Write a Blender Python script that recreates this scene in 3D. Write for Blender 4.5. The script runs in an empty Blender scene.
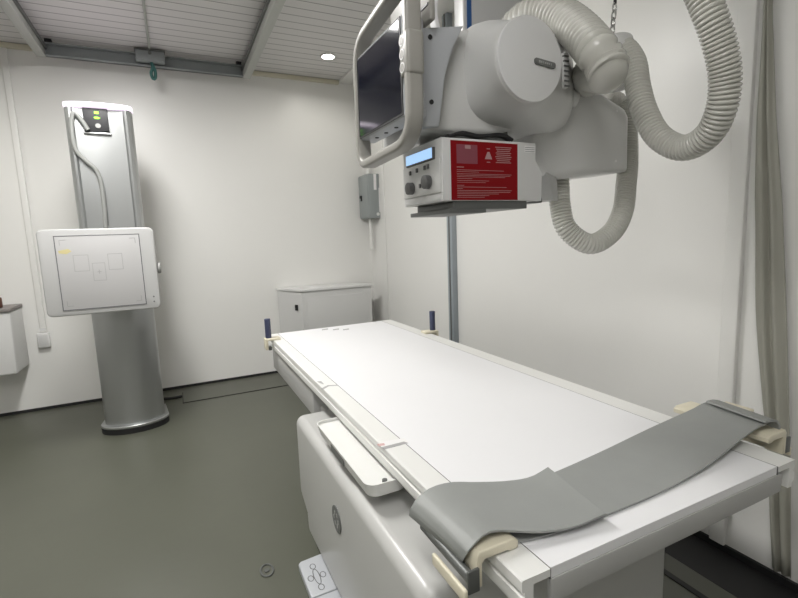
import bpy, bmesh, math, random
from mathutils import Vector, Matrix
random.seed(4)
C = bpy.context.scene.collection
PI = math.pi
# ------------------------------------------------------------------ camera
F_PX, YAW, PIT, ROL, CAM_H = 462.77, 0.44393, 0.13469, -0.03800, 1.21
def cam_axes():
    cy, sy = math.cos(YAW), math.sin(YAW)
    fw = Vector((sy*math.cos(PIT), cy*math.cos(PIT), -math.sin(PIT)))
    r = Vector((cy, -sy, 0)); u = r.cross(fw)
    r2 = math.cos(ROL)*r + math.sin(ROL)*u
    u2 = -math.sin(ROL)*r + math.cos(ROL)*u
    return r2, u2, fw
R_, U_, W_ = cam_axes()
ORG = Vector((0, 0, CAM_H))
def ray(x, y): return R_*((x-399)/F_PX) - U_*((y-299)/F_PX) + W_
def onz(x, y, z): d = ray(x, y); return ORG + d*((z-CAM_H)/d.z)
def ony(x, y, Y): d = ray(x, y); return ORG + d*(Y/d.y)
def onx(x, y, X): d = ray(x, y); return ORG + d*(X/d.x)
def at(x, y, dep): return ORG + ray(x, y)*dep
cam = bpy.data.objects.new('camera', bpy.data.cameras.new('camera')); C.objects.link(cam)
M = Matrix((R_, U_, -W_)).transposed().to_4x4(); M.translation = ORG
cam.matrix_world = M
cam.data.sensor_width = 36; cam.data.lens = F_PX/798*36; cam.data.clip_start = .02
bpy.context.scene.camera = cam
# ------------------------------------------------------------------ materials
def mat(name, col, rough=.5, metal=0, noise=0, nscale=8, bump=0, bscale=60, emit=None, es=1, alpha=None, coat=0, spec=.5):
    m = bpy.data.materials.new(name); m.use_nodes = True
    nt = m.node_tree; b = nt.nodes['Principled BSDF']
    b.inputs['Base Color'].default_value = (*col, 1)
    b.inputs['Roughness'].default_value = rough; b.inputs['Metallic'].default_value = metal
    b.inputs['Coat Weight'].default_value = coat
    b.inputs['Specular IOR Level'].default_value = spec
    tc = nt.nodes.new('ShaderNodeTexCoord')
    n = nt.nodes.new('ShaderNodeTexNoise'); n.inputs['Scale'].default_value = nscale; n.inputs['Detail'].default_value = 4
    nt.links.new(tc.outputs['Object'], n.inputs['Vector'])
    mx = nt.nodes.new('ShaderNodeMix'); mx.data_type = 'RGBA'
    k = 1-noise
    mx.inputs[6].default_value = (col[0]*k, col[1]*k, col[2]*k, 1)
    mx.inputs[7].default_value = (min(1, col[0]*(1+noise)), min(1, col[1]*(1+noise)), min(1, col[2]*(1+noise)), 1)
    nt.links.new(n.outputs['Fac'], mx.inputs[0]); nt.links.new(mx.outputs[2], b.inputs['Base Color'])
    if bump:
        n2 = nt.nodes.new('ShaderNodeTexNoise'); n2.inputs['Scale'].default_value = bscale; n2.inputs['Detail'].default_value = 3
        nt.links.new(tc.outputs['Object'], n2.inputs['Vector'])
        bp = nt.nodes.new('ShaderNodeBump'); bp.inputs['Strength'].default_value = bump; bp.inputs['Distance'].default_value = .004
        nt.links.new(n2.outputs['Fac'], bp.inputs['Height']); nt.links.new(bp.outputs['Normal'], b.inputs['Normal'])
    if emit:
        b.inputs['Emission Color'].default_value = (*emit, 1); b.inputs['Emission Strength'].default_value = es
    if alpha is not None: b.inputs['Alpha'].default_value = alpha
    return m
m_wall = mat('wall_paint', (.80, .795, .77), .34, noise=.03, nscale=1.6, bump=.25, bscale=9)
m_floor = mat('floor_vinyl', (.092, .096, .073), .38, noise=.1, nscale=3, bump=.06, bscale=30)
m_cover = mat('floor_cover_vinyl', (.085, .088, .068), .4, noise=.1, nscale=4)
m_black = mat('black_rubber', (.012, .012, .013), .6)
m_steel = mat('painted_steel', (.24, .26, .26), .45, noise=.06, nscale=12)
m_rail = mat('rail_aluminium', (.42, .43, .40), .45, noise=.05, nscale=6)
m_white = mat('white_plastic', (.70, .70, .69), .35, noise=.01)
m_head = mat('head_shell', (.62, .62, .61), .32, noise=.015, coat=.15)
m_plate = mat('grey_shell', (.46, .475, .50), .4, noise=.01)
m_handle = mat('handle_plastic', (.33, .32, .295), .35, noise=.02)
m_cap = mat('cap_shell', (.68, .68, .68), .4)
m_table = mat('laminate', (.80, .80, .815), .42, noise=.01)
m_tabrail = mat('rail_white', (.76, .76, .74), .4, noise=.015)
m_alu = mat('anodised_end', (.42, .42, .41), .45, metal=.05, noise=.03)
m_seam = mat('seam', (.10, .10, .10), .6)
m_base = mat('base_shell', (.50, .50, .485), .33, noise=.015, coat=.1)
m_frame = mat('frame_grey', (.42, .42, .41), .4)
m_mat = mat('rubber_sheet', (.28, .29, .28), .5, noise=.06, nscale=14, bump=.12, bscale=25)
m_cream = mat('cream_plastic', (.72, .67, .53), .4)
m_grip = mat('blue_grip', (.045, .055, .11), .5)
m_hose = mat('hose_plastic', (.55, .545, .505), .22, noise=.02)
m_silver = mat('silver_paint', (.45, .46, .46), .33, metal=.85, noise=.03, nscale=5)
m_silverdk = mat('silver_channel', (.42, .43, .43), .33, metal=.85, noise=.03, nscale=5)
m_det = mat('detector_shell', (.47, .47, .465), .35)
m_detface = mat('detector_face', (.50, .495, .495), .4)
m_line = mat('grey_line', (.16, .16, .17), .6)
m_linelt = mat('light_line', (.38, .38, .38), .6)
m_led = mat('led_strip', (.9, .85, .95), .5, emit=(1, .82, 1), es=.95)
m_green = mat('green_indicator', (.2, .8, .05), .5, emit=(.35, 1, .02), es=2.2)
m_lcd = mat('lcd_backlight', (.3, .5, .7), .4, emit=(.42, .66, 1), es=.8)
m_screen = mat('screen_glass', (.008, .009, .018), .08, spec=.35, noise=.0)
m_bezel = mat('bezel_black', (.010, .010, .012), .5)
m_red = mat('red_label', (.21, .003, .006), .6, spec=.15, noise=.03)
m_print = mat('label_print', (.40, .24, .24), .6)
m_pic = mat('label_picture', (.22, .05, .07), .5)
m_knob = mat('knob_grey', (.13, .13, .13), .5)
m_darkg = mat('dark_grey_metal', (.12, .125, .12), .4, metal=.3)
m_panel = mat('panel_grey', (.36, .36, .35), .45)
m_chrome = mat('chrome', (.7, .7, .7), .18, metal=1)
m_cab = mat('cabinet_enamel', (.60, .60, .59), .4, noise=.01)
m_box = mat('box_grey_paint', (.30, .325, .325), .45)
m_strut = mat('strut_galvanised', (.36, .40, .43), .42, metal=.3, noise=.05)
m_blue = mat('blue_stripe', (.025, .09, .26), .45)
m_column = mat('column_shell', (.55, .55, .55), .35)
m_curtain = mat('curtain_vinyl', (.33, .325, .28), .5, noise=.06, nscale=7)
m_trim = mat('cream_trim', (.60, .57, .45), .5)
m_brown = mat('brown_plastic', (.10, .035, .02), .4)
m_top = mat('grey_brown_top', (.22, .20, .19), .5)
m_green2 = mat('green_cable', (.03, .12, .11), .5)
m_sticker = mat('sticker', (.80, .79, .79), .35)
m_pink = mat('sticker_pink', (.62, .42, .40), .5)
m_foil = mat('sticker_grey', (.36, .36, .36), .35)
m_badge = mat('badge_grey', (.14, .145, .14), .45)
m_lamp = mat('lamp_diffuser', (.9, .9, .88), .5, emit=(1, .95, .86), es=14)
m_tube = mat('panel_diffuser', (.9, .9, .9), .5, emit=(1, .985, .96), es=13)
m_lead = mat('lead_grey', (.24, .245, .235), .45)
m_coll = mat('collimator_shell', (.62, .62, .615), .38, noise=.01)
m_yellow = mat('yellow_tag', (.62, .55, .28), .5)
def ceiling_mat():
    m = mat('ceiling_boards', (.66, .645, .635), .45)
    nt = m.node_tree; b = nt.nodes['Principled BSDF']
    tc = nt.nodes.new('ShaderNodeTexCoord'); sp = nt.nodes.new('ShaderNodeSeparateXYZ')
    nt.links.new(tc.outputs['Object'], sp.inputs[0])
    def mth(op, a, v=None):
        n = nt.nodes.new('ShaderNodeMath'); n.operation = op
        if hasattr(a, 'links'): nt.links.new(a, n.inputs[0])
        else: n.inputs[0].default_value = a
        if v is not None: n.inputs[1].default_value = v
        return n.outputs[0]
    fr = mth('FRACT', mth('MULTIPLY', sp.outputs[1], 1/.098))
    g = mth('LESS_THAN', fr, .09)
    mx = nt.nodes.new('ShaderNodeMix'); mx.data_type = 'RGBA'
    nt.links.new(g, mx.inputs[0]); mx.inputs[6].default_value = (.66, .645, .635, 1); mx.inputs[7].default_value = (.27, .26, .26, 1)
    nt.links.new(mx.outputs[2], b.inputs['Base Color'])
    return m
m_ceil = ceiling_mat()
# ------------------------------------------------------------------ mesh helpers
class MB:
    def __init__(s): s.bm = bmesh.new()
    def box(s, x0, x1, y0, y1, z0, z1, bev=0, seg=3):
        t = bmesh.new(); bmesh.ops.create_cube(t, size=1)
        for v in t.verts:
            v.co = Vector(((x0+x1)/2+v.co.x*(x1-x0), (y0+y1)/2+v.co.y*(y1-y0), (z0+z1)/2+v.co.z*(z1-z0)))
        if bev: bmesh.ops.bevel(t, geom=t.edges[:], offset=bev, segments=seg, profile=.5, affect='EDGES', clamp_overlap=True)
        s.join(t); return s
    def join(s, t, mx=None):
        if mx: t.transform(mx)
        me = bpy.data.meshes.new('tmp'); t.to_mesh(me); t.free(); s.bm.from_mesh(me); bpy.data.meshes.remove(me)
    def prism(s, pts, axis, a0, a1, bev=0, seg=3):
        """polygon pts (2D) extruded along axis between a0 and a1"""
        t = bmesh.new()
        def mk(p, a):
            if axis == 'y': return (p[0], a, p[1])
            if axis == 'x': return (a, p[0], p[1])
            return (p[0], p[1], a)
        v0 = [t.verts.new(mk(p, a0)) for p in pts]; v1 = [t.verts.new(mk(p, a1)) for p in pts]
        t.faces.new(v0); t.faces.new(list(reversed(v1)))
        n = len(pts)
        for i in range(n): t.faces.new((v0[i], v1[i], v1[(i+1) % n], v0[(i+1) % n]))
        bmesh.ops.recalc_face_normals(t, faces=t.faces[:])
        if bev:
            es = [e for e in t.edges if (e.verts[0] in v0) == (e.verts[1] in v0)] if bev > 0 else t.edges[:]
            bmesh.ops.bevel(t, geom=es, offset=abs(bev), segments=seg, profile=.5, affect='EDGES', clamp_overlap=True)
        s.join(t); return s
    def cyl(s, a, b, r, r2=None, n=32, bev=0):
        a = Vector(a); b = Vector(b); d = b-a
        t = bmesh.new(); bmesh.ops.create_cone(t, cap_ends=True, segments=n, radius1=r, radius2=r if r2 is None else r2, depth=d.length)
        if bev:
            es = [e for e in t.edges if abs(e.verts[0].co.z-e.verts[1].co.z) < 1e-6]
            bmesh.ops.bevel(t, geom=es, offset=bev, segments=4, profile=.5, affect='EDGES')
        s.join(t, Matrix.Translation((a+b)/2) @ d.to_track_quat('Z', 'Y').to_matrix().to_4x4()); return s
    def sweep(s, path, section, closed=False, up=None):
        """path list of Vectors, section(i, u) -> list of 2D offsets in (n, b)"""
        n = len(path); rings = []
        prev = None
        for i, p in enumerate(path):
            if closed: tg = (path[(i+1) % n]-path[i-1]).normalized()
            else: tg = (path[min(i+1, n-1)]-path[max(i-1, 0)]).normalized()
            if up is not None: nn = up.cross(tg).normalized()
            elif prev is None:
                a = Vector((0, 0, 1)) if abs(tg.z) < .9 else Vector((1, 0, 0)); nn = a.cross(tg).normalized()
            else: nn = (prev-tg*prev.dot(tg)).normalized()
            prev = nn; bb = tg.cross(nn)
            rings.append([s.bm.verts.new(p+nn*q[0]+bb*q[1]) for q in section(i)])
        k = len(rings[0])
        for i in range(n if closed else n-1):
            a, b = rings[i], rings[(i+1) % n]
            for j in range(k): s.bm.faces.new((a[j], a[(j+1) % k], b[(j+1) % k], b[j]))
        if not closed: s.bm.faces.new(list(reversed(rings[0]))); s.bm.faces.new(rings[-1])
        return s
    def tube(s, pts, r, n=12, smooth=True, step=.01):
        path = spline(pts, step) if smooth else [Vector(p) for p in pts]
        c = [(math.cos(2*PI*j/n)*r, math.sin(2*PI*j/n)*r) for j in range(n)]
        return s.sweep(path, lambda i: c)
    def build(s, name, m, parent=None, sharp=38):
        bmesh.ops.recalc_face_normals(s.bm, faces=s.bm.faces[:])
        off = root_loc(parent)
        me = bpy.data.meshes.new(name)
        for v in s.bm.verts: v.co = v.co-off
        s.bm.to_mesh(me); s.bm.free()
        me.polygons.foreach_set('use_smooth', [True]*len(me.polygons)); me.set_sharp_from_angle(angle=math.radians(sharp))
        me.materials.append(m)
        o = bpy.data.objects.new(name, me); C.objects.link(o)
        if parent: o.parent = parent
        return o
def root_loc(p):
    while p is not None and p.parent is not None: p = p.parent
    return Vector(p.location) if p is not None else Vector((0, 0, 0))
def spline(pts, step):
    P = [Vector(p) for p in pts]; P = [P[0]*2-P[1]]+P+[P[-1]*2-P[-2]]
    out = []
    for i in range(1, len(P)-2):
        a, b, c, d = P[i-1:i+3]; n = max(2, int((c-b).length/.004))
        for k in range(n):
            t = k/n
            out.append(.5*((2*b)+(c-a)*t+(2*a-5*b+4*c-d)*t*t+(3*b-a-3*c+d)*t**3))
    out.append(P[-2])
    # resample at constant arc length
    L = [0]
    for i in range(1, len(out)): L.append(L[-1]+(out[i]-out[i-1]).length)
    n = max(2, round(L[-1]/step)); res = []; j = 0
    for k in range(n+1):
        s = L[-1]*k/n
        while j < len(L)-2 and L[j+1] < s: j += 1
        u = (s-L[j])/max(1e-9, L[j+1]-L[j]); res.append(out[j].lerp(out[j+1], min(1, u)))
    return res
def bx(name, m, p, *a, **k): return MB().box(*a, **k).build(name, m, p)
def thing(name, label, cat, loc=(0, 0, 0), group=None):
    o = bpy.data.objects.new(name, None); C.objects.link(o); o.location = loc; o.empty_display_size = .1
    o['label'] = label; o['category'] = cat
    if group: o['group'] = group
    return o
def tag(o, label, cat, group=None):
    o['label'] = label; o['category'] = cat
    if group: o['group'] = group
    return o
def struct(o): o['kind'] = 'structure'; return o
def copy_tree(o, parent=None):
    c = o.copy(); C.objects.link(c)
    if parent: c.parent = parent
    for ch in list(o.children): copy_tree(ch, c)
    return c
def rrect(cx, cy, w, h, r, n=6):
    out = []
    for (sx, sy, a0) in ((1, 1, 0), (-1, 1, 90), (-1, -1, 180), (1, -1, 270)):
        for k in range(n+1):
            a = math.radians(a0+90*k/n)
            out.append((cx+sx*(w/2-r)+r*math.cos(a), cy+sy*(h/2-r)+r*math.sin(a)))
    return out
# ------------------------------------------------------------------ room
XR, XL, YB, YF, ZC = 1.745, -2.9, 4.25, -3.0, 2.64
struct(bx('floor', m_floor, None, XL, XR+.1, YF, YB+.1, -.1, 0))
struct(bx('ceiling', m_ceil, None, XL, XR+.1, YF, YB+.1, ZC, ZC+.1))
struct(bx('wall_back', m_wall, None, XL, XR+.1, YB, YB+.1, 0, ZC))
struct(bx('wall_right', m_wall, None, XR, XR+.1, YF, YB, 0, ZC))
struct(bx('wall_left', m_wall, None, XL-.1, XL, YF, YB, 0, ZC))
struct(bx('wall_front', m_wall, None, XL-.1, XR+.1, YF-.1, YF, 0, ZC))
struct(bx('trim_1', m_trim, None, XL, 1.487, YB-.03, YB, ZC-.035, ZC, bev=.006))       # cornice on the back wall
struct(bx('trim_2', m_wall, None, 1.487, XR, YF, YB, ZC-.018, ZC))                    # plain white ceiling margin
struct(bx('baseboard_back', m_black, None, XL, XR, YB-.006, YB, 0, .022))
struct(bx('baseboard_right', m_black, None, XR-.012, XR, YF, YB-.006, 0, .028))
struct(bx('trim_3', m_wall, None, XR-.008, XR, 3.885, 3.915, .03, ZC-.02, bev=.003))   # joint strip between wall panels
struct(bx('trim_4', m_wall, None, XR-.022, XR, .915, .968, .03, ZC-.02, bev=.004))     # boxed upright on the right wall
# floor channel covers and a painted shade strip
fc = MB().box(-.05, 1.10, 3.825, YB-.01, .0005, .003).build('trim_5', m_cover); struct(fc)  # channel cover, its darker tone stands in for shading near the wall
struct(MB().box(-.05, 1.10, 3.819, 3.825, .0005, .004).box(-.056, -.05, 3.819, 4.1, .0005, .004).build('trim_6', m_black))
struct(bx('trim_7', m_cover, None, 1.462, 1.544, .3, 3.75, .0005, .003))
struct(MB().box(1.544, 1.552, .3, 3.75, .0005, .004).box(1.440, 1.462, .3, 3.75, .0005, .004).build('trim_8', m_black))
struct(bx('shade_strip', m_black, None, 1.552, XR-.014, .3, 3.75, .0005, .003))  # black strip painting the shadowed gap along the right wall
# ------------------------------------------------------------------ ceiling steelwork
def gantry(x0, x1, label):
    t = thing('ceiling_rail', label, 'rail', ((x0+x1)/2, 4.1, 2.525), 'ceiling rails of the tube carriage')
    MB().box(x0, x1, -2.6, 4.1, 2.525, 2.62, bev=.004).build('beam', m_rail, t)
    MB().box(x0-.012 if x0 > 0 else x1, x0 if x0 > 0 else x1+.012, -2.6, 4.1, 2.575, 2.60).build('running_track', m_darkg, t)
    for y in (-2.2, -.2, 1.8, 3.6): MB().box(x0+.008, x1-.008, y-.06, y+.06, 2.62, ZC).build('hanger', m_steel, t)
gantry(-.735, -.68, 'pale grey ceiling rail at the left, running towards the back wall')
gantry(.622, .68, 'pale grey ceiling rail nearest the downlight, running towards the back wall')
t = thing('cross_beam', 'dark grey steel cross beam joining the ceiling rails above the back wall', 'beam', (-.03, 4.1, 2.53))
MB().box(-.68, .622, 4.085, 4.10, 2.53, 2.612).box(-.68, .622, 4.05, 4.10, 2.53, 2.536).box(-.68, .622, 4.05, 4.10, 2.606, 2.612).build('channel', m_steel, t)
for x in (-.655, .595): MB().box(x-.02, x+.02, 4.06, 4.1, 2.612, ZC).build('hanger', m_black, t)
t = thing('junction_box', 'grey steel box fixed to the middle of the cross beam', 'junction box', (-.035, 4.05, 2.57))
MB().box(-.13, .06, 3.99, 4.048, 2.545, 2.615, bev=.004).build('housing', m_steel, t)
MB().box(-.135, .065, 3.985, 4.05, 2.615, 2.622).build('lid', m_darkg, t)
MB().cyl((-.035, 3.985, 2.60), (-.035, 3.99, 2.60), .012).build('cable_gland', m_darkg, t)
tag(MB().tube([(-.035, 3.97, 2.624), (-.035, 3.5, 2.632), (-.03, 2.6, 2.632), (-.03, 0, 2.632)], .008, step=.2).build('ceiling_conduit', m_rail), 'thin grey conduit along the ceiling boards from the box on the cross beam', 'conduit')
tag(MB().tube([(-.03, 4.02, 2.545), (-.025, 4.02, 2.51), (-.04, 4.02, 2.47), (-.03, 4.02, 2.43), (-.015, 4.02, 2.44), (-.012, 4.02, 2.49), (-.028, 4.02, 2.53)], .011).build('cable_loop', m_green2), 'short dark green cable loop hanging below the cross beam', 'cable')
# ceiling lamps
lamps = [(1.225, 3.71), (1.225, 1.75), (1.225, -1.3), (-1.75, 3.3), (-1.75, .6)]  # the two at the left are unseen lamps added for more light
lab = ['lit round ceiling downlight near the back corner of the room', 'round ceiling downlight above the far half of the table', 'round ceiling downlight behind the camera at the right', 'unseen round downlight added in front of the back wall at the left', 'unseen round downlight added left of the camera']
l0 = thing('downlight', lab[0], 'ceiling light', (0, 0, ZC), 'round ceiling downlights')
ring = MB(); ring.cyl((0, 0, ZC-.008), (0, 0, ZC), .06, bev=.003).build('rim', m_white, l0)
ring = MB(); ring.cyl((0, 0, ZC-.011), (0, 0, ZC-.008), .047).build('diffuser', m_lamp, l0)
l0.location = (0, 0, ZC)
for i, (x, y) in enumerate(lamps):
    o = l0 if i == 0 else copy_tree(l0)
    o.location = (x, y, ZC); o['label'] = lab[i]
    ld = bpy.data.lights.new('downlight_beam', 'SPOT'); ld.energy = [11, 4, 2, 34, 14][i]; ld.spot_size = math.radians(165); ld.spot_blend = .6
    ld.shadow_soft_size = .05; ld.color = (1, .97, .9)
    lo = bpy.data.objects.new('downlight_beam', ld); C.objects.link(lo); lo.location = (x, y, ZC-.015)
def panel_light(label, x, y, power, lx=.28, ly=1.16):
    t = thing('ceiling_panel_light', label, 'ceiling light', (x, y, ZC))
    MB().box(x-lx/2-.02, x+lx/2+.02, y-ly/2-.02, y+ly/2+.02, 2.60, ZC, bev=.004).build('housing', m_white, t)
    MB().box(x-lx/2, x+lx/2, y-ly/2, y+ly/2, 2.594, 2.60).build('diffuser', m_tube, t)
    ld = bpy.data.lights.new('panel_glow', 'AREA'); ld.shape = 'RECTANGLE'; ld.size = lx; ld.size_y = ly; ld.energy = power; ld.color = (1, .985, .96)
    lo = bpy.data.objects.new('panel_glow', ld); C.objects.link(lo); lo.location = (x, y, 2.592)
panel_light('long white ceiling light between the rails above the camera', -.25, -.12, 12)
panel_light('unseen ceiling light added between the rails above the far half of the room', -.35, 2.4, 44)  # added out of view to brighten the back wall
panel_light('unseen ceiling light added at the left, outside the rails', -1.75, -1.2, 9)  # added out of view to spread the light from the left
# ------------------------------------------------------------------ wall fittings at the back
t = thing('wall_cabinet', 'small white wall cabinet at the left edge under a grey-brown top', 'cabinet', (-1.25, YB, .35))
def cabx(z): return
MB().prism([(3.93, .37), (4.245, .37), (4.245, .80), (3.97, .80)], 'x', -1.62, -1.055, bev=-.012).build('body', m_cab, t)
MB().box(-1.64, -1.05, 3.955, 4.247, .80, .825, bev=.005).build('top', m_top, t)
MB().cyl((-1.13, 4.1, .34), (-1.13, 4.1, .37), .012).build('drain_stub', m_black, t)
tag(MB().cyl((-1.145, 4.05, .826), (-1.145, 4.05, .895), .035, bev=.006).build('bottle', m_brown), 'dark brown round container standing on the wall cabinet', 'container')
t = thing('wall_conduit', 'white vertical conduit on the back wall running down to a socket box', 'conduit', (-.945, YB, .6))
MB().box(-.965, -.925, YB-.022, YB, .60, ZC-.035, bev=.004).build('channel', m_wall, t)
MB().box(-.965, -.925, YB-.0235, YB-.0215, .61, .63).build('end_cap', m_white, t)
t = thing('socket_box', 'small white socket box at the lower end of the wall conduit', 'socket', (-.945, YB, .52))
MB().box(-.985, -.91, YB-.04, YB, .485, .595, bev=.006).build('housing', m_white, t)
MB().box(-.975, -.92, YB-.043, YB-.04, .50, .58, bev=.001).build('faceplate', m_cab, t)
# low cabinet in the back corner
x0, x1, y0, y1, zt = .95, 1.60, 3.95, 4.245, .775
t = thing('storage_cabinet', 'pale grey metal cabinet standing in the back corner behind the table', 'cabinet', ((x0+x1)/2, 4.1, 0))
MB().prism([(.95, 3.95), (1.597, 3.95), (1.43, 4.24), (.80, 4.24)], 'z', .03, .765, bev=.004).build('body', m_cab, t)
MB().prism([(.94, 3.938), (1.607, 3.938), (1.44, 4.243), (.79, 4.243)], 'z', .765, .787, bev=.003).build('top', m_white, t)
MB().box(.99, 1.55, 3.9465, 3.951, .06, .71, bev=.002).build('door', m_cab, t)
MB().prism([(.905, 4.018), (.92, 3.998), (.915, 3.992), (.897, 4.014)], 'z', .60, .65).build('handle', m_black, t)
MB().prism([(.97, 3.97), (1.57, 3.97), (1.42, 4.22), (.83, 4.22)], 'z', 0, .03).build('plinth', m_black, t)
# electrical box on the right wall
t = thing('electrical_box', 'grey steel electrical box high on the wall above the storage cabinet', 'electrical box', (1.69, 4.12, 1.58))
MB().box(1.635, XR, 4.0, 4.235, 1.385, 1.785, bev=.005).build('housing', m_box, t)
MB().box(1.629, 1.635, 4.01, 4.225, 1.395, 1.775, bev=.002).build('door', m_box, t)
MB().box(1.618, 1.629, 4.15, 4.19, 1.575, 1.60, bev=.002).box(1.618, 1.629, 4.15, 4.165, 1.55, 1.60, bev=.002).build('latch', m_black, t)
MB().box(1.69, 1.715, 3.996, 4.0, 1.64, 1.78).box(1.735, 1.744, 3.996, 4.0, 1.44, 1.66).build('paper_label', m_sticker, t)
MB().cyl((1.72, 3.992, 1.42), (1.72, 4.0, 1.42), .015).build('screw_cap', m_white, t)
tag(MB().tube([(1.69, 4.12, 1.785), (1.69, 4.12, 2.62)], .017, step=.4).build('conduit_pipe', m_wall), 'white conduit pipe rising from the electrical box to the ceiling', 'conduit')
tag(MB().tube([(1.69, 4.12, 1.385), (1.69, 4.12, 1.10)], .017, step=.4).build('conduit_pipe', m_wall), 'short white conduit pipe below the electrical box', 'conduit')
# strut upright
t = thing('strut_channel', 'blue-grey metal strut standing against the right wall beyond the table', 'upright', (1.73, 2.74, 0))
MB().box(1.705, 1.744, 2.71, 2.775, .03, ZC-.02, bev=.003).build('channel', m_strut, t)
MB().box(1.702, 1.705, 2.736, 2.750, .03, ZC-.02).build('slot', m_darkg, t)
# curtain
t = thing('side_curtain', 'grey vinyl curtain gathered against the right wall', 'curtain', (1.70, .82, 0))
bm = MB(); nz, nw = 40, 60
grid = []
for i in range(nz+1):
    z = .05+i/nz*(2.55-.05); row = []
    def lerpz(tab):
        for (za, ya), (zb_, yb_) in zip(tab, tab[1:]):
            if z <= zb_: break
        return ya+(yb_-ya)*(z-za)/(zb_-za)
    yfar = lerpz([(.05, .757), (.36, .788), (.625, .825), (.958, .862), (1.285, .888), (1.54, .893), (1.87, .897), (2.6, .897)])+.003*math.sin(z*9)
    ynear = lerpz([(.05, .705), (.39, .728), (.65, .75), (.967, .778), (1.277, .808), (1.523, .839), (1.86, .870), (2.6, .872)])
    for j in range(nw+1):
        u = j/nw; y = ynear+(yfar-ynear)*u
        x = 1.720+.007*math.sin(u*PI*2*2.2+z*.5)+.002*math.sin(u*23+z*2)
        row.append(bm.bm.verts.new((x, y, z)))
    grid.append(row)
for i in range(nz):
    for j in range(nw): bm.bm.faces.new((grid[i][j], grid[i][j+1], grid[i+1][j+1], grid[i+1][j]))
cu = bm.build('drape', m_curtain, t, sharp=80)
sm = cu.modifiers.new('s', 'SOLIDIFY'); sm.thickness = .002
MB().tube([(1.695, .70, 2.56), (1.695, .95, 2.56)], .01, smooth=False).build('curtain_rod', m_chrome, t)
tag(MB().tube([(-.30, 4.05, .010), (-.17, 3.98, .011), (-.10, 3.97, .011), (-.06, 3.98, .011)], .010).build('floor_cable', m_black), 'black cable on the floor behind the silver column', 'cable')
# floor marking disc
t = thing('floor_drain', 'small dark ring-shaped drain cover set in the floor beside the foot switch', 'drain', (.20, 1.635, 0))
bm = MB(); P = [Vector((0.197+.022*math.cos(a), 1.643+.034*math.sin(a), .003)) for a in [2*PI*k/40 for k in range(40)]]
bm.sweep(P, lambda i: [(.004*math.cos(q), .002*math.sin(q)) for q in [2*PI*k/8 for k in range(8)]], closed=True, up=Vector((0, 0, 1)))
bm.build('ring', m_darkg, t)
MB().cyl((.197, 1.643, .0002), (.197, 1.643, .003), .010).build('screw', m_darkg, t)
# ------------------------------------------------------------------ wall stand (column + detector)
t = thing('detector_column', 'tall silver column of the chest stand with a lit top edge', 'column', (-.35, 3.55, 0))
cx, cyy, hw = -.345, 3.40, .178
def colprof(k, n=18, sc=1.0, chan=True):
    out = []
    if chan:   # front channel (towards camera, -y) going left->right
        front = [(-hw, .10), (-hw+.003, .05), (-hw+.012, .025), (-hw+.028, .015), (-hw+.040, .018), (-hw+.050, .028), (-.09, .034), (-.05, .038), (0, .040), (.05, .038), (.09, .034), (hw-.050, .028), (hw-.040, .018), (hw-.028, .015), (hw-.012, .025), (hw-.003, .05), (hw, .10)]
        out += [(cx+a*sc, cyy+b) for a, b in front]
    else:
        for q in range(n+1):
            a = PI+PI*q/n; out.append((cx+hw*sc*math.cos(a), cyy+.11+.11*math.sin(a)))
    out += [(cx+hw*.8, cyy+.30), (cx-hw*.8, cyy+.30)]
    return out
MB().prism(colprof(0), 'z', 1.06, 2.045, bev=.0).build('upper_body', m_silverdk, t, sharp=30)
MB().prism(colprof(0, chan=False), 'z', .05, 1.06).build('lower_body', m_silver, t, sharp=50)
def capprof(e): return [(cx+(hw+e)*math.cos(PI+PI*q/24), cyy+.10+(.10+e)*(math.sin(PI+PI*q/24) if abs(math.sin(PI+PI*q/24)) < .0001 else -abs(math.sin(PI+PI*q/24))**.45)) for q in range(25)]+[(cx+hw*.8, cyy+.30), (cx-hw*.8, cyy+.30)]
o = MB().prism(capprof(.004), 'z', 2.05, 2.074).build('light_strip', m_led, t, sharp=30)
def foot(s): return [(cx+(hw+s)*math.cos(PI+PI*q/24), cyy+.10+(.115+s)*math.sin(PI+PI*q/24)) for q in range(25)]+[(cx+hw, cyy+.32), (cx-hw, cyy+.32)]
MB().prism(foot(.022), 'z', 0, .035).build('plinth', m_black, t)
MB().prism(foot(.024), 'z', .035, .055, bev=.006).build('foot_rim', m_silver, t)
p = MB().prism([(-.425, 1.905), (-.297, 1.915), (-.297, 2.045), (-.425, 2.045)], 'y', cyy+.018, cyy+.06, bev=.002).build('control_display', m_bezel, t)
MB().cyl((-.352, cyy+.012, 1.942), (-.352, cyy+.018, 1.942), .014).build('round_button', m_panel, p)
MB().prism([(-.364, 2.012), (-.342, 2.012), (-.342, 2.026), (-.364, 2.026)], 'y', cyy+.015, cyy+.018).build('indicator', m_green, p)
MB().prism([(-.370, 1.989), (-.362, 1.983), (-.346, 1.983), (-.336, 1.988), (-.346, 1.994), (-.362, 1.995)], 'y', cyy+.015, cyy+.018).build('indicator', m_green, p)
MB().box(-.432, -.288, cyy+.02, cyy+.06, 1.893, 1.905, bev=.003).build('display_ledge', m_silver, t)
cable_pts = [(88, 130), (82, 121), (75, 113), (72, 117), (72, 132), (76, 150), (86, 161), (96, 170), (101, 183), (104, 205), (106, 232)]
w = MB().tube([ony(x, y, cyy+.012) for x, y in cable_pts], .013, n=14).build('coiled_lead', m_lead, t)
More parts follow.
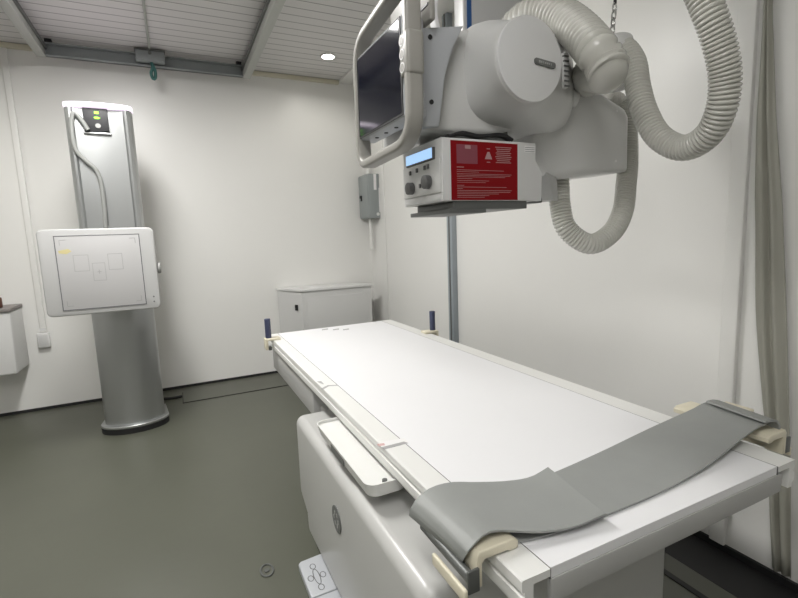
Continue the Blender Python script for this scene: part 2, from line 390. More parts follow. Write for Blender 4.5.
# detector
t = thing('detector_panel', 'white square detector panel mounted on the silver column', 'detector', (-.43, 3.2, 1.05))
Yd = 3.22
A, B, Cc, D = [ony(x, y, Yd) for x, y in ((36, 231), (152, 226), (162, 308), (46, 318))]
xl, xr, zb, zt = (A.x+D.x)/2, (B.x+Cc.x)/2, (D.z+Cc.z)/2, (A.z+B.z)/2
MB().prism(rrect((xl+xr)/2, (zb+zt)/2, xr-xl, zt-zb, .03), 'y', Yd, Yd+.10, bev=.008).build('housing', m_det, t)
fx0, fz1 = ony(54, 236, Yd).x, ony(54, 236, Yd).z; fx1, fz0 = ony(147, 304, Yd).x, ony(147, 304, Yd).z
fx1 = (fx1+ony(139, 234, Yd).x)/2; fx0 = (fx0+ony(62, 310, Yd).x)/2
MB().box(fx0, fx1, Yd-.003, Yd, fz0, fz1, bev=.001).build('front_plate', m_detface, t)
def frame_rect(mb, a0, a1, b0, b1, y, w, th=.0008):
    mb.box(a0, a1, y-th, y, b0, b0+w).box(a0, a1, y-th, y, b1-w, b1).box(a0, a0+w, y-th, y, b0, b1).box(a1-w, a1, y-th, y, b0, b1)
mb = MB(); frame_rect(mb, fx0, fx1, fz0, fz1, Yd-.003, .0045); mb.build('field_outline', m_line, t)
mb = MB(); cxm, czm = (fx0+fx1)/2, (fz0+fz1)/2
for dx, dz, w, h in ((-.095, .055, .075, .095), (.075, .055, .075, .095), (-.012, .0, .065, .105)):
    frame_rect(mb, cxm+dx-w/2, cxm+dx+w/2, czm+dz-h/2, czm+dz+h/2, Yd-.003, .0028)
mb.build('chamber_outline', m_linelt, t)
mb = MB(); mb.box(cxm-.022, cxm-.002, Yd-.004, Yd-.003, czm-.002, czm+.002).box(cxm-.014, cxm-.010, Yd-.004, Yd-.003, czm-.012, czm+.012)
for sx in (0, 1):
    for sz in (0, 1):
        X = fx0+.025 if sx == 0 else fx1-.025; Z = fz0+.025 if sz == 0 else fz1-.025
        s1 = 1 if sx == 0 else -1; s2 = 1 if sz == 0 else -1
        mb.box(min(X, X+s1*.03), max(X, X+s1*.03), Yd-.004, Yd-.003, Z-.0015, Z+.0015).box(X-.0015, X+.0015, Yd-.004, Yd-.003, min(Z, Z+s2*.03), max(Z, Z+s2*.03))
mb.build('chamber_marks', m_linelt, t)
MB().prism([(cxm-.20, czm+.13), (cxm-.15, czm+.14), (cxm-.135, czm+.125), (cxm-.16, czm+.11), (cxm-.195, czm+.115)], 'y', Yd-.004, Yd-.003).build('yellow_stain', m_yellow, t)
for dz in (0, -.03): MB().cyl((xr-.035, Yd-.003, zb+.075+dz), (xr-.035, Yd, zb+.075+dz), .005, n=12).build('screw', m_line, t)
MB().cyl((xr, Yd+.05, (zb+zt)/2), (xr+.02, Yd+.05, (zb+zt)/2), .035, bev=.006).build('side_knob', m_panel, t)
MB().box(-.45, -.24, Yd+.10, cyy+.07, .95, 1.15).build('carriage', m_frame, t)
# ------------------------------------------------------------------ examination table
TX0, TX1, TY0, TY1, TZ = .455, 1.28, .535, 2.83, .65
t = table = thing('examination_table', 'long white examination table with a rounded pedestal base', 'table', (.87, 1.4, 0))
IX0, IX1 = .518, 1.206
tt = MB().box(IX0, IX1, TY0+.002, TY1, TZ-.020, TZ, bev=.0008, seg=1).build('tabletop', m_table, t)
for a, b in ((TX0, IX0-.0025), (IX1+.0025, TX1)):
    s1 = -1 if a == TX0 else 1
    out = a if s1 < 0 else b; inn = b if s1 < 0 else a
    # profile with two grooves on the outer side
    pr = [(inn, TZ), (out-s1*.002, TZ), (out, TZ-.002), (out, TZ-.020), (out-s1*.006, TZ-.022), (out-s1*.006, TZ-.030), (out, TZ-.032), (out, TZ-.052), (out-s1*.008, TZ-.056), (out-s1*.008, TZ-.066), (out-s1*.024, TZ-.066), (out-s1*.024, TZ-.014), (inn, TZ-.014)]
    MB().prism(pr, 'y', TY0, TY1).build('side_rail', m_tabrail, t, sharp=25)
MB().box(IX0-.0025, IX0, TY0+.001, TY1, TZ-.02, TZ-.0006).box(IX1, IX1+.0025, TY0+.001, TY1, TZ-.02, TZ-.0006).build('edge_seam', m_seam, t)
MB().box(IX0+.001, IX1+.02, TY0, TY0+.012, TZ-.066, TZ-.0202, bev=.002).build('end_profile', m_alu, t)
MB().box(TX0+.02, IX1, TY1-.012, TY1, TZ-.066, TZ-.0202, bev=.002).build('end_profile', m_alu, t)
MB().box(.47, 1.24, 1.88, 2.78, .455, .583, bev=.006).box(.53, 1.20, 1.05, 1.90, .50, .583, bev=.006).build('carriage_frame', m_frame, t)
MB().box(.52, 1.20, .72, 1.05, .52, .583, bev=.006).build('carriage_frame', m_frame, t)
MB().box(.50, 1.15, 1.85, 2.02, .42, .5, bev=.01).build('lift_block', m_base, t)
MB().box(.52, 1.15, .80, 1.84, .48, .56, bev=.01).build('lift_block', m_base, t)
# base: side outline in YZ, extruded along X
bp = [(.73, .045), (.73, .505), (1.83, .505), (1.835, .17), (1.74, .12), (1.73, .045)]
b = MB(); b.prism(bp, 'x', .377, 1.13, bev=-.034, seg=6); base = b.build('base', m_base, t, sharp=50)
MB().box(.46, 1.06, .80, 1.66, 0, .05).build('plinth', m_frame, t)
# round emblem on the base side
e = onx(337, 519, .377)
mb = MB().cyl((.374, e.y, e.z), (.379, e.y, e.z), .042, n=40); em = mb.build('round_badge', m_badge, base)
mb = MB()
for k in range(6):
    a = 2*PI*k/6; mb.box(.3732, .3742, e.y+.02*math.cos(a)-.004, e.y+.02*math.cos(a)+.004, e.z+.02*math.sin(a)-.006, e.z+.02*math.sin(a)+.006)
mb.build('badge_mark', m_panel, em)
# side tray
ty0, ty1, tx0, tx1, tz0, tz1 = 1.035, 1.525, .383, .500, .545, .5815
bm = MB(); pts = rrect((tx0+tx1)/2, (ty0+ty1)/2, tx1-tx0, ty1-ty0, .03); pts2 = rrect((tx0+tx1)/2, (ty0+ty1)/2, tx1-tx0-.008, ty1-ty0-.008, .026)
def ringv(ps, z): return [bm.bm.verts.new((p[0], p[1], z)) for p in ps]
o0, o1, i1, i0 = ringv([( (p[0]-.45)*.94+.455, (p[1]-1.28)*.975+1.28) for p in pts], tz0), ringv(pts, tz1), ringv(pts2, tz1), ringv(pts2, tz1-.010)
for a_, b_ in ((o0, o1), (o1, i1), (i1, i0)):
    for k in range(len(a_)): bm.bm.faces.new((a_[k], a_[(k+1) % len(a_)], b_[(k+1) % len(a_)], b_[k]))
bm.bm.faces.new(o0); bm.bm.faces.new(i0)
tray = bm.build('side_tray', m_tabrail, t, sharp=30)
MB().cyl((.440, 1.055, .570), (.440, 1.055, .579), .007, n=16).build('tray_pin', m_darkg, tray)
MB().prism([(1.23, .549), (1.35, .549), (1.35, .570), (1.23, .570)], 'x', .3845, .388).build('tray_label', m_badge, tray)
for y in (1.10, 1.46): MB().box(.475, .52, y-.02, y+.02, .54, .5835).build('tray_bracket', m_tabrail, tray)
# stickers and printed marks on the table
def quad_on_top(pxs, m, name, z=TZ+.0006):
    P = [onz(x, y, z) for x, y in pxs]
    MB().prism([(p.x, p.y) for p in P], 'z', TZ-.0002, z).build(name, m, t)
quad_on_top([(378, 444), (386, 441), (404, 438), (409, 443), (384, 449)], m_sticker, 'warning_sticker')
quad_on_top([(384, 449), (382, 447), (404, 441.5), (408, 443)], m_foil, 'foil_strip', TZ+.0011)
quad_on_top([(377, 444), (384, 443), (385, 445), (379, 446)], m_pink, 'pink_print', TZ+.0012)
quad_on_top([(321, 388.5), (324, 389), (329, 386), (338, 385.5), (338, 384.8), (328, 385)], m_foil, 'printed_mark')
quad_on_top([(317, 381.5), (321, 381), (324, 384), (322.5, 384)], m_foil, 'printed_mark')
for a in (322, 333, 343): quad_on_top([(a, 330.2), (a+6, 329.4), (a+6, 328.4), (a, 329.2)], m_foil, 'printed_mark')
# ------------------------------------------------------------------ rail clamps with grips (far end)
def grip_clamp(px, py, label, side):
    p = onz(px, py, .66)
    X = TX0-.02 if side < 0 else TX1+.02; Y = 2.66 if side < 0 else 2.30
    t = thing('rail_clamp', label, 'clamp', (X, Y, TZ), 'grip clamps on the table rails')
    s = side
    a, b = sorted((X+s*.025, X-s*.06))
    MB().box(a, b, Y-.03, Y+.03, TZ+.0008, TZ+.014, bev=.003).build('jaw', m_cream, t)
    a, b = sorted((X+s*.025, X+s*.010))
    MB().box(a, b, Y-.03, Y+.03, TZ-.05, TZ+.0008, bev=.003).build('jaw_side', m_cream, t)
    MB().cyl((X+s*.002, Y, TZ+.014), (X+s*.002, Y, TZ+.125), .0165, bev=.003, n=24).build('grip', m_grip, t)
    a, b = sorted((X+s*.008, X-s*.010))
    MB().box(a, b, Y-.02, Y+.02, TZ-.055, TZ-.035, bev=.003).build('locking_screw', m_darkg, t)
grip_clamp(0, 0, 'cream clamp with a dark blue upright grip on the far left table corner', -1)
grip_clamp(0, 0, 'cream clamp with a dark blue upright grip on the table edge near the wall', 1)
# ------------------------------------------------------------------ belt clamps at the near end
def belt_clamp(X, s, label, ys, arm, y0, y1, extra):
    t = thing('belt_clamp', label, 'clamp', (X, (y0+y1)/2, TZ), 'belt roller clamps under the grey sheet')
    for y in ys:
        pr = [(X+s*.012, TZ-.045), (X+s*.012, TZ+.014), (X+s*.006, TZ+.022), (X-s*(arm-.012), TZ+.022), (X-s*arm, TZ+.015), (X-s*arm, TZ+.004), (X-s*(arm-.006), TZ+.0008), (X-s*(arm-.018), TZ+.0008), (X-s*(arm-.024), TZ+.004), (X-s*.006, TZ+.004), (X, TZ-.002), (X, TZ-.045)]
        MB().prism(pr, 'y', y-.022, y+.022, bev=.003).build('bracket', m_cream, t)
    MB().cyl((X+s*.024, y0, TZ-.020), (X+s*.024, y1, TZ-.020), .010, n=20).build('roller', m_darkg, t)
    MB().box(*sorted((X+s*.010, X+s*.034)), y0-.006, y0, TZ-.045, TZ-.002, bev=.002).build('roller_end', m_darkg, t)
    MB().box(*sorted((X+s*.034, X+s*.042)), y0-.006, y1-.06 if s < 0 else y1, TZ-.058, TZ-.034, bev=.003).build('outer_plate', m_cream, t)
    if extra: MB().box(1.44, 1.50, .735, .815, TZ+.004, TZ+.014, bev=.003).box(1.40, 1.45, .75, .80, TZ-.03, TZ+.006, bev=.003).build('top_plate', m_cream, t)
belt_clamp(.425, -1, 'cream bracket clamp gripping the near left corner of the table under the grey sheet', (.622,), .078, .600, .765, False)
belt_clamp(1.385, 1, 'cream bracket clamp at the right table rail where the grey sheet ends', (.628, .835), .075, .612, .82, True)
# ------------------------------------------------------------------ rubber sheets
def sheet(name, back, front, th, label, nseg=7, extra=None):
    def P(q): return onz(*q)
    Bk = spline([P(q) for q in back], .02); Fr = spline([P(q) for q in front], .02)
    n = 70
    def samp(L, u):
        f = u*(len(L)-1); i = min(int(f), len(L)-2); return L[i].lerp(L[i+1], f-i)
    mb = MB(); top = []; bot = []
    for i in range(n+1):
        u = i/n; a, b_ = samp(Bk, u), samp(Fr, u); rt, rb = [], []
        for j in range(nseg+1):
            v = j/nseg; p = a.lerp(b_, v)
            p.z += .0022*math.sin(u*9+v*2)*math.sin(v*PI)
            p.z = max(p.z, TZ+.0012+th) if TX0 < p.x < TX1 else p.z
            rt.append(mb.bm.verts.new(p)); rb.append(mb.bm.verts.new(p-Vector((0, 0, th))))
        top.append(rt); bot.append(rb)
    for i in range(n):
        for j in range(nseg):
            mb.bm.faces.new((top[i][j], top[i][j+1], top[i+1][j+1], top[i+1][j])); mb.bm.faces.new((bot[i][j], bot[i+1][j], bot[i+1][j+1], bot[i][j+1]))
        mb.bm.faces.new((top[i][0], top[i+1][0], bot[i+1][0], bot[i][0])); mb.bm.faces.new((top[i][-1], bot[i][-1], bot[i+1][-1], top[i+1][-1]))
    for j in range(nseg):
        mb.bm.faces.new((top[0][j], bot[0][j], bot[0][j+1], top[0][j+1])); mb.bm.faces.new((top[-1][j], top[-1][j+1], bot[-1][j+1], bot[-1][j]))
    return tag(mb.build(name, m_mat, None, sharp=50), label, 'rubber sheet', 'grey sheets across the near end of the table')
sheet('rubber_sheet',
      [(498, 487, .656), (520, 484, .656), (550, 474, .656), (600, 452, .656), (650, 428, .660), (690, 410, .676), (700, 404.5, .690), (706, 402, .694), (712, 401, .688)],
      [(506, 541, .657), (525, 540, .656), (566, 529, .656), (620, 509, .656), (672, 486, .657), (712, 462, .664), (742, 438, .680), (760, 426, .694), (772, 421, .690)], .004,
      'long grey rubber sheet lying across the near end and over the right clamp')
sheet('rubber_sheet',
      [(409, 514, .640), (411, 507, .662), (418, 497, .680), (432, 487, .690), (452, 482, .688), (475, 482, .680), (505, 481, .669), (530, 477, .667), (548, 467, .680)],
      [(462, 561, .640), (464, 556, .662), (471, 547, .680), (484, 534, .690), (496, 530, .688), (515, 530.5, .680), (545, 531, .671), (578, 525, .668), (606, 513, .674)], .004,
      'grey rubber sheet draped over the near left corner with a lifted tip')
P1, P2 = onz(707, 402, .699), onz(766, 423, .699)
d = (P2-P1).normalized(); nrm = Vector((0, 0, 1)).cross(d).normalized()
if nrm.x < 0: nrm = -nrm
mb = MB(); rs = []
for q in (P1, P2):
    rs.append([mb.bm.verts.new(q+nrm*a+Vector((0, 0, h))) for a, h in ((-.004, .0), (-.002, .004), (.02, .005), (.040, .001), (.052, -.010), (.056, -.024), (.050, -.026), (.046, -.012), (.036, -.003), (.02, -.001))])
k = len(rs[0])
for j in range(k): mb.bm.faces.new((rs[0][j], rs[1][j], rs[1][(j+1) % k], rs[0][(j+1) % k]))
mb.bm.faces.new(rs[0]); mb.bm.faces.new(list(reversed(rs[1])))
tag(mb.build('hem_strip', m_mat, None, sharp=50), 'narrow grey strip curling over the right clamp at the end of the sheet', 'rubber strip')
# ------------------------------------------------------------------ foot switch
t = thing('foot_switch', 'light grey foot switch with a cross-shaped symbol on the floor by the table base', 'foot switch', (.36, 1.45, 0))
MB().prism([(.302, 1.40), (.43, 1.40), (.43, 1.60), (.40, 1.60), (.312, 1.592), (.302, 1.582)], 'z', .0, .03, bev=.005).build('pedal', m_plate, t)
MB().prism([(.302, 1.16), (.43, 1.16), (.43, 1.396), (.302, 1.396)], 'z', .0, .03, bev=.005).build('pedal', m_plate, t)
mb = MB(); cxs, cys = .345, 1.487
def flatring(mb, cx, cy, rx, ry, z, w=.003, ang=0):
    P = [Vector((cx+rx*math.cos(a)*math.cos(ang)-ry*math.sin(a)*math.sin(ang), cy+rx*math.cos(a)*math.sin(ang)+ry*math.sin(a)*math.cos(ang), z)) for a in [2*PI*k/28 for k in range(28)]]
    mb.sweep(P, lambda i: [(w/2, 0), (0, .0008), (-w/2, 0), (0, -.0008)], closed=True, up=Vector((0, 0, 1)))
flatring(mb, cxs, cys, .010, .040, .0305)
for dx, dy in ((0, .056), (0, -.056), (.022, 0), (-.022, 0)): flatring(mb, cxs+dx, cys+dy, .0095, .014, .0305)
mb.build('direction_symbol', m_knob, t)
# ------------------------------------------------------------------ ceiling-suspended tube column
t = thing('telescopic_column', 'light grey telescopic ceiling column with a blue vertical stripe behind the tube head', 'ceiling column', (1.02, 1.37, 2.5))
MB().box(.885, 1.16, 1.31, 1.365, 1.62, 2.10, bev=.006).build('lower_section', m_column, t)
MB().box(.870, 1.18, 1.30, 1.375, 2.10, 2.50, bev=.006).build('upper_section', m_column, t)
MB().box(.898, .914, 1.307, 1.311, 1.63, 2.095).build('blue_stripe', m_blue, t)
MB().box(-.70, 1.35, 1.18, 1.66, 2.50, 2.524, bev=.004).build('carriage_bridge', m_rail, t)
# ------------------------------------------------------------------ tube head
hd = thing('xray_tube_head', 'light grey x-ray tube head with a round end cap, hung over the table', 'x-ray tube', (.78, 1.1, 1.6))
Yb = 1.03
bpx = [(421, 28), (470, 25), (512, 23), (548, 33), (566, 48), (574, 82), (589, 90), (584, 104), (560, 112), (520, 128), (496, 135), (426, 129)]
pts = [(ony(x, y, Yb).x, ony(x, y, Yb).z) for x, y in bpx]
MB().prism(pts, 'y', Yb+.015, 1.30, bev=.02, seg=5).build('body_shell', m_head, hd, sharp=50)
c = ony(529.5, 60, .93); r = .5*(ony(565, 60, .93).x-ony(494, 60, .93).x)
rz = .5*(ony(529, 21.5, .93).z-ony(529, 98.5, .93).z); r = (r+rz)/2*1.02
# tube housing: round at the cap, swelling into the squarer body behind
xa, xb = ony(461, 80, 1.06).x, ony(573, 90, 1.06).x; za, zb_ = ony(500, 130, 1.06).z, ony(500, 22, 1.06).z
mb = MB(); n = 72; rings = []
def sup(a, e): c_, s_ = math.cos(a), math.sin(a); return math.copysign(abs(c_)**e, c_), math.copysign(abs(s_)**e, s_)
sts = [(.93, 0, .965), (.934, 0, .99), (.94, 0, 1.0), (.955, .03, 1), (.975, .18, 1), (.995, .42, 1), (1.015, .68, 1), (1.04, .9, 1), (1.065, 1, 1), (1.32, 1, 1), (1.34, 1, .93)]
for y, f, sc in sts:
    Cx = c.x*(1-f)+(xa+xb)/2*f; Cz = c.z*(1-f)+(za+zb_)/2*f
    RX = (r*(1-f)+(xb-xa)/2*f)*sc; RZ = (r*(1-f)+(zb_-za)/2*f)*sc; e_ = 1-.45*f
    rings.append([mb.bm.verts.new((Cx+RX*sup(2*PI*k/n, e_)[0], y, Cz+RZ*sup(2*PI*k/n, e_)[1])) for k in range(n)])
for a_, b_ in zip(rings, rings[1:]):
    for k in range(n): mb.bm.faces.new((a_[k], b_[k], b_[(k+1) % n], a_[(k+1) % n]))
mb.bm.faces.new(rings[0]); mb.bm.faces.new(rings[-1])
mb.build('tube_housing', m_head, hd, sharp=60)
cap = MB().cyl((c.x, .924, c.z), (c.x, .934, c.z), r*.975, n=64, bev=.002).build('end_cap', m_cap, hd)
pb = [(ony(x, y, .92).x, ony(x, y, .92).z) for x, y in ((535, 61), (556, 65))]
bz = (pb[0][1]+pb[1][1])/2; L = pb[1][0]-pb[0][0]; bxm = (pb[0][0]+pb[1][0])/2
badge = MB().prism(rrect(0, 0, L, .0145, .006), 'y', -.0, .004, bev=.0008).build('name_badge', m_badge, cap)
rot = Matrix.Translation((bxm, .920, bz)) @ Matrix.Rotation(math.radians(5), 4, 'Y')
badge.data.transform(Matrix.Translation(-Vector(hd.location)) @ rot @ Matrix.Translation(Vector(hd.location)))
def text_mesh(s, size, name, m, parent, mx):
    cu = bpy.data.curves.new('txt', 'FONT'); cu.body = s; cu.size = size; cu.align_x = 'CENTER'; cu.align_y = 'CENTER'; cu.extrude = .0003
    o = bpy.data.objects.new('txt', cu); C.objects.link(o)
    bpy.context.view_layer.update()
    me = bpy.data.meshes.new_from_object(o.evaluated_get(bpy.context.evaluated_depsgraph_get()))
    bpy.data.objects.remove(o)
    me.name = name; me.transform(Matrix.Translation(-root_loc(parent)) @ mx); me.materials.clear(); me.materials.append(m)
    r_ = bpy.data.objects.new(name, me); C.objects.link(r_); r_.parent = parent
    return r_
mb = MB()                                       # worn, unreadable lettering on the badge
for k, (w, h) in enumerate(((.005, .006), (.004, .005), (.002, .006), (.004, .004), (.005, .004), (.004, .004), (.002, .0055))):
    x = bxm-.019+k*.0062; mb.box(x-w/2, x+w/2, .9192, .920, bz-h/2-(x-bxm)*.087, bz+h/2-(x-bxm)*.087, bev=.0003, seg=1)
mb.build('badge_lettering', m_panel, badge)
# side plate with two screws
Pp = [(ony(x, y, 1.02).x, ony(x, y, 1.02).z) for x, y in ((419, 29), (462, 27), (452, 48), (444, 75), (438, 127), (421, 128))]
sp = MB().prism(Pp, 'y', 1.012, 1.035, bev=.004).build('side_plate', m_plate, hd)
for x, y in ((430, 37), (431.5, 102)):
    q = ony(x, y, 1.011); MB().cyl((q.x, 1.009, q.z), (q.x, 1.0125, q.z), .0055, n=20).build('screw', m_black, sp)
# vents on the right of the cap
mb = MB()
for k in range(7):
    q = ony(566.5+k*.1, 56+k*5, .984); mb.box(q.x-.009, q.x+.008, .983, .99, q.z-.0022, q.z+.0022)
mb.build('vent_slots', m_badge, hd)
vt = ony(566.5, 70, .985); MB().box(vt.x-.010, vt.x+.009, .985, 1.06, vt.z-.045, vt.z+.045, bev=.003).build('vent_cover', m_head, hd)
# upper bracket plate with slot
bxk = MB().box(.575, .590, .985, 1.20, 1.70, 1.95, bev=.006).build('mounting_bracket', m_handle, hd)
q1, q2 = onx(414, 17, .574), onx(428, 3, .574)
MB().box(.5725, .5755, min(q1.y, q2.y), max(q1.y, q2.y), (q1.z+q2.z)/2-.003, (q1.z+q2.z)/2+.003).build('slot', m_knob, bxk)
# round grab ring behind the head
P = [Vector((.958+.100*math.cos(a), 1.45, 1.955+.125*math.sin(a))) for a in [2*PI*k/48 for k in range(48)]]
mb = MB(); mb.sweep(P, lambda i: [(x, y) for x, y in rrect(0, 0, .018, .035, .006, 3)], closed=True, up=Vector((0, 1, 0))); mb.build('grab_ring', m_table, hd)
MB().box(.90, 1.06, 1.366, 1.46, 1.80, 1.84, bev=.006).build('ring_bracket', m_head, hd)
# neck and wiring above the collimator
MB().box(.66, .86, 1.06, 1.22, 1.44, 1.50, bev=.01).build('neck', m_darkg, hd)
for dy in (0, .012): MB().tube([(.64, 1.035-dy, 1.452), (.68, 1.03-dy, 1.462), (.73, 1.03-dy, 1.457), (.80, 1.03-dy, 1.464), (.84, 1.035-dy, 1.454)], .005, n=8).build('wire', m_black, hd)
# ------------------------------------------------------------------ touch screen with handle frame
scr = thing('touch_screen', 'dark touch screen inside a grey handle frame on the left of the tube head', 'monitor', (.52, 1.14, 1.6))
SY0, SY1, SZ0, SZ1 = .985, 1.298, 1.482, 1.700
MB().box(.50, .558, SY0, SY1, SZ0, SZ1, bev=.006).build('housing', m_plate, scr)
MB().box(.498, .5005, SY0+.004, SY1-.004, SZ0+.003, SZ1-.003, bev=.0006, seg=1).build('bezel', m_bezel, scr)
MB().box(.4972, .4982, SY0+.010, SY1-.010, SZ0+.009, SZ1-.009).build('display', m_screen, scr)
for k in range(4): MB().cyl((.53, SY0+.045+k*.062, SZ0-.0015), (.53, SY0+.045+k*.062, SZ0+.001), .0055, n=14).build('port_plug', m_black, scr)
MB().box(.55, .60, 1.02, 1.2, 1.54, 1.66, bev=.004).build('mount_block', m_plate, scr)
Xh = .492
def lp(ps, rad, n=8):
    out = []; m_ = len(ps)
    for i in range(m_):
        a, b_, c_ = Vector(ps[i-1]), Vector(ps[i]), Vector(ps[(i+1) % m_])
        r_ = rad[i]; p0 = b_+(a-b_).normalized()*r_; p2 = b_+(c_-b_).normalized()*r_
        for k in range(n+1):
            u = k/n; out.append(p0*(1-u)**2+b_*2*u*(1-u)+p2*u*u)
    return [Vector((Xh+.02, p.x, p.y)) for p in out]
loop = lp([(1.275, 1.412), (.958, 1.425), (.958, 1.775), (1.272, 1.738)], [.05, .075, .05, .075])
mb = MB(); mb.sweep(loop, lambda i: [(x, y) for x, y in rrect(0, 0, .024, .040, .008, 4)], closed=True, up=Vector((1, 0, 0)))
hf = mb.build('handle_frame', m_handle, scr)
MB().box(Xh-.001, Xh+.042, .942, .985, 1.562, 1.655, bev=.008).build('button_grip', m_handle, scr)
for k in range(3):
    q = (1.636, 1.608, 1.580)[k]
    MB().cyl((Xh-.0018, .970, q), (Xh-.0005, .970, q), .0115, n=24).build('push_button', m_sticker, scr)
    MB().cyl((Xh-.0022, .970, q), (Xh-.0018, .970, q), .0085, n=24).build('button_face', m_handle, scr)
# ------------------------------------------------------------------ collimator
co = thing('collimator_box', 'white collimator box with a red warning label below the tube head', 'collimator', (.76, 1.1, 1.37))
X0, X1, Y0, Y1, Z0, Z1 = .607, .905, 1.0, 1.215, 1.292, 1.445
MB().prism([(X0, Z0), (X1+.018, Z0), (X1+.020, Z0+.075), (X1-.003, Z1-.045), (X1-.003, Z1), (X0, Z1)], 'y', Y0, Y1, bev=.004).build('housing', m_coll, co)
pnl = MB().box(X0-.004, X0+.001, Y0+.006, Y1-.006, Z0+.022, Z1-.048, bev=.001).build('control_panel', m_head, co)
lc = MB().box(X0-.006, X0+.001, 1.035, 1.185, 1.398, 1.428, bev=.001).build('display_frame', m_darkg, co)
MB().box(X0-.0068, X0-.006, 1.040, 1.183, 1.402, 1.427).build('lit_display', m_lcd, lc)
for y, z, q in ((1.155, 1.338, .0165), (1.062, 1.345, .0175)):
    MB().cyl((X0-.020, y, z), (X0-.004, y, z), q, n=28, bev=.002).build('dial', m_knob, pnl)
for y, z in ((1.163, 1.380), (1.123, 1.382), (1.080, 1.383), (1.062, 1.384), (1.108, 1.340)):
    MB().box(X0-.008, X0-.004, y-.004, y+.004, z-.0055, z+.0055, bev=.001).build('push_button', m_knob, pnl)
MB().box(X0-.0025, X0+.001, Y0+.008, Y1-.008, Z0+.003, Z0+.019, bev=.001).build('lower_strip', m_coll, co)
def cz(x, y): q = ony(x, y, 1.0); return q.x, q.z
lx0, lz1 = cz(450.3, 140.5); lx1, lz0 = cz(517.4, 200)
lx0 = (lx0+cz(451.5, 200.5)[0])/2; lz1 = (lz1+cz(517.4, 143.8)[1])/2
lb = MB().box(lx0, lx1, Y0-.0012, Y0+.0005, lz0, lz1).build('red_label', m_red, co)
W, H = lx1-lx0, lz1-lz0
def lab_box(mb, u0, u1, v0, v1, th=.0005): mb.box(lx0+W*u0, lx0+W*u1, Y0-.0012-th, Y0-.0011, lz1-H*v1, lz1-H*v0)
mb = MB(); lab_box(mb, .08, .38, .06, .38); mb.build('label_picture', m_pic, lb)
mb = MB(); lab_box(mb, .20, .28, .07, .13, .0009)
for k in range(9): a = .012*((k*37) % 5); lab_box(mb, .65+a/2, .90-a/2, .07+k*.033, .082+k*.033)
for k, e_ in enumerate((.18, .78, .40, .90, .88, .80, .30, .55, .50)): lab_box(mb, .08, e_, (.435, .485, .515, .55, .575, .60, .63, .665, .695)[k], (.447, .492, .521, .556, .581, .606, .636, .671, .70)[k])
for k, e_ in enumerate((.18, .82, .16, .90, .88, .70, .55, .48)): lab_box(mb, .08, e_, .745+k*.029, .752+k*.029)
lab_box(mb, .52, .57, .105, .118); lab_box(mb, .52, .57, .335, .348)
mb.prism([(lx0+W*.53, lz1-H*.165), (lx0+W*.56, lz1-H*.165), (lx0+W*.60, lz1-H*.29), (lx0+W*.49, lz1-H*.29)], 'y', Y0-.0018, Y0-.0011)
mb.build('label_print', m_print, lb)
mb = MB(); mb.box(.862, .898, Y0-.0008, Y0+.0005, 1.419, 1.436); mb.build('type_plate', m_sticker, co)
mb = MB()
for k in range(3): mb.box(.864, .896, Y0-.0012, Y0-.0007, 1.421+k*.005, 1.4222+k*.005)
mb.build('type_print', m_line, co)
MB().box(.640, .875, 1.005, 1.20, 1.272, 1.292, bev=.002).build('accessory_rail', m_darkg, co)
MB().box(.622, .735, .998, 1.21, 1.262, 1.273, bev=.002).build('accessory_rail', m_darkg, co)
MB().box(.905, .945, 1.02, 1.08, 1.288, 1.302, bev=.004).build('side_lever', m_darkg, co)
# ------------------------------------------------------------------ pivot arm
ar = thing('pivot_arm', 'white rounded pivot housing carrying the tube head, right of the head', 'support arm', (1.15, 1.15, 1.5))
Ya = 1.07
pp = [(568, 86), (600, 88), (628, 107), (632, 116), (631, 171), (556, 179), (545, 172), (536, 150), (536, 118)]
PA = [(ony(x, y, Ya).x, ony(x, y, Ya).z) for x, y in pp]
MB().prism(PA, 'y', Ya, 1.25, bev=.03, seg=6).build('housing', m_head, ar, sharp=50)
for x, y in ((617, 111), (616, 161)):
    q = ony(x, y, Ya-.001); MB().cyl((q.x, Ya-.0015, q.z), (q.x, Ya+.002, q.z), .004, n=14).build('screw', m_sticker, ar)
MB().box(1.0, 1.15, 1.22, 1.309, 1.50, 1.64, bev=.01).build('arm_link', m_head, ar)
q = [(531, 138), (539, 139), (547, 160), (553, 182), (554, 201), (549, 200), (543, 178), (535, 158)]
PA = [(ony(x, y, 1.1).x, ony(x, y, 1.1).z) for x, y in q]
MB().prism(PA, 'y', 1.08, 1.16, bev=.005).build('fork', m_frame, ar)
kb = at(616, 50, 1.36)
MB().cyl(kb-Vector((0, 0, .11)), kb+Vector((0, 0, .035)), .045, n=32, bev=.012).build('pivot_post', m_head, ar)
# ------------------------------------------------------------------ hoses
def hose(name, pts, r, pitch, label, amp=.1):
    path = spline(pts, pitch/4); n = 24
    base = [(math.cos(2*PI*j/n), math.sin(2*PI*j/n)) for j in range(n)]
    mb = MB()
    k4 = (1+amp, 1.0+amp*.6, 1-amp*1.3, 1.0+amp*.6)
    mb.sweep(path, lambda i: [(a*r*k4[i % 4], b_*r*k4[i % 4]) for a, b_ in base])
    return tag(mb.build(name, m_hose, None, sharp=75), label, 'hose', 'ribbed grey cable hoses of the tube head')
hose('cable_hose', [at(506, 42, 1.46), at(514, 29, 1.43), at(528, 18, 1.38), at(546, 13, 1.33), at(565, 20, 1.27), at(582, 34, 1.20), at(597, 52, 1.14), at(604, 62, 1.14), at(609, 72, 1.13)], .047, .018, 'thickest ribbed grey hose arching over the round end cap', .075)
o = MB(); o.tube([at(605, 65, 1.14), at(607, 72, 1.145), at(604, 74, 1.18), at(597, 74, 1.24), at(590, 74, 1.30), at(588, 80, 1.38)], .0485, n=24)
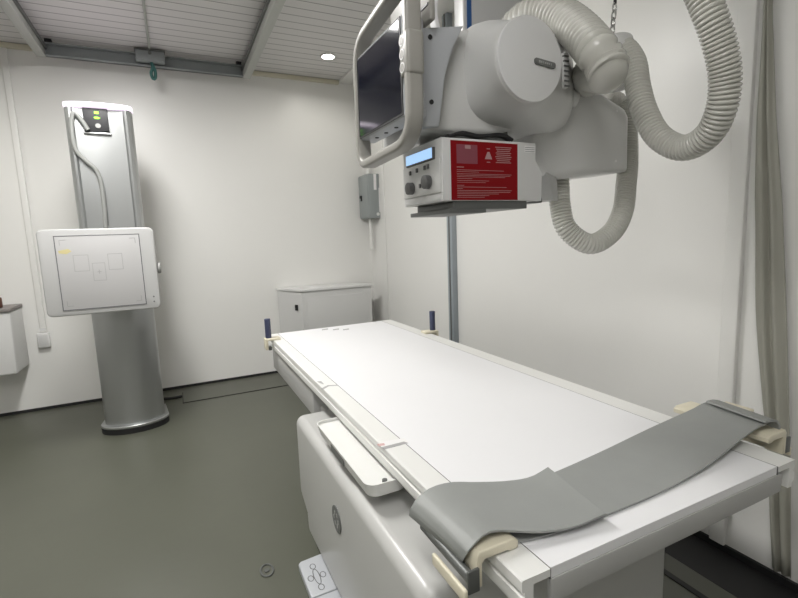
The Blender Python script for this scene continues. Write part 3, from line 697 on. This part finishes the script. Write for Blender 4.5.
tag(o.build('hose_elbow', m_hose, None, sharp=60), 'smooth grey elbow joining the thickest hose to the pivot housing', 'hose fitting')
hose('cable_hose', [at(616, 48, 1.36), at(625, 50, 1.34), at(634, 64, 1.31), at(638, 88, 1.29), at(645, 113, 1.27), at(659, 137, 1.24), at(683, 148, 1.19), at(707, 136, 1.12), at(721, 110, 1.07), at(725, 76, 1.04), at(719, 42, 1.02), at(708, 10, 1.01), at(694, -25, 1.02), at(680, -70, 1.05), at(668, -130, 1.12), at(655, -200, 1.2), Vector((1.15, .95, 2.50))], .0305, .0098, 'ribbed grey hose hanging in a deep loop beside the right wall', .08)
hose('cable_hose', [at(557, 165, 1.5), at(559, 182, 1.49), at(560, 205, 1.485), at(567, 229, 1.48), at(590, 244, 1.48), at(612, 232, 1.50), at(623, 210, 1.53), at(626, 185, 1.56), at(628, 160, 1.6), at(627, 130, 1.62), at(620, 105, 1.64), at(606, 98, 1.62)], .0305, .0098, 'ribbed grey hose hanging in a U below the pivot housing', .08)
# hanging chain
t = thing('hanging_chain', 'short metal chain with a black cord above the hose loop', 'chain', tuple(at(614, 30, 1.36)))
top = at(617, -60, 1.36); z0_ = at(612, 34, 1.36); z1_ = at(615, 4, 1.36)
nlk = 4
for k in range(nlk):
    cpt = z0_.lerp(z1_, (k+.5)/nlk); P = []
    ax = Vector((1, 0, 0)) if k % 2 else Vector((0, 1, 0)); hl = (z1_-z0_).length/nlk*.62
    for q in range(20):
        a = 2*PI*q/20; P.append(cpt+ax*(.007*math.cos(a))+Vector((0, 0, hl*math.sin(a))))
    mb = MB(); mb.sweep(P, lambda i: [(.0022*math.cos(w), .0022*math.sin(w)) for w in [2*PI*j/8 for j in range(8)]], closed=True, up=Vector((0, 1, 0)) if k % 2 else Vector((1, 0, 0)))
    mb.build('link', m_chrome, t)
MB().tube([z1_, top, Vector((top.x, top.y, 2.62))], .0045, n=10, step=.05).build('cord', m_black, t)
# ------------------------------------------------------------------ world, view
w = bpy.data.worlds.new('world'); bpy.context.scene.world = w; w.use_nodes = True
w.node_tree.nodes['Background'].inputs[0].default_value = (.5, .5, .5, 1); w.node_tree.nodes['Background'].inputs[1].default_value = .2
vs = bpy.context.scene.view_settings
vs.view_transform = 'Standard'; vs.look = 'None'; vs.gamma = 1; vs.use_curve_mapping = False; vs.exposure = 0.03
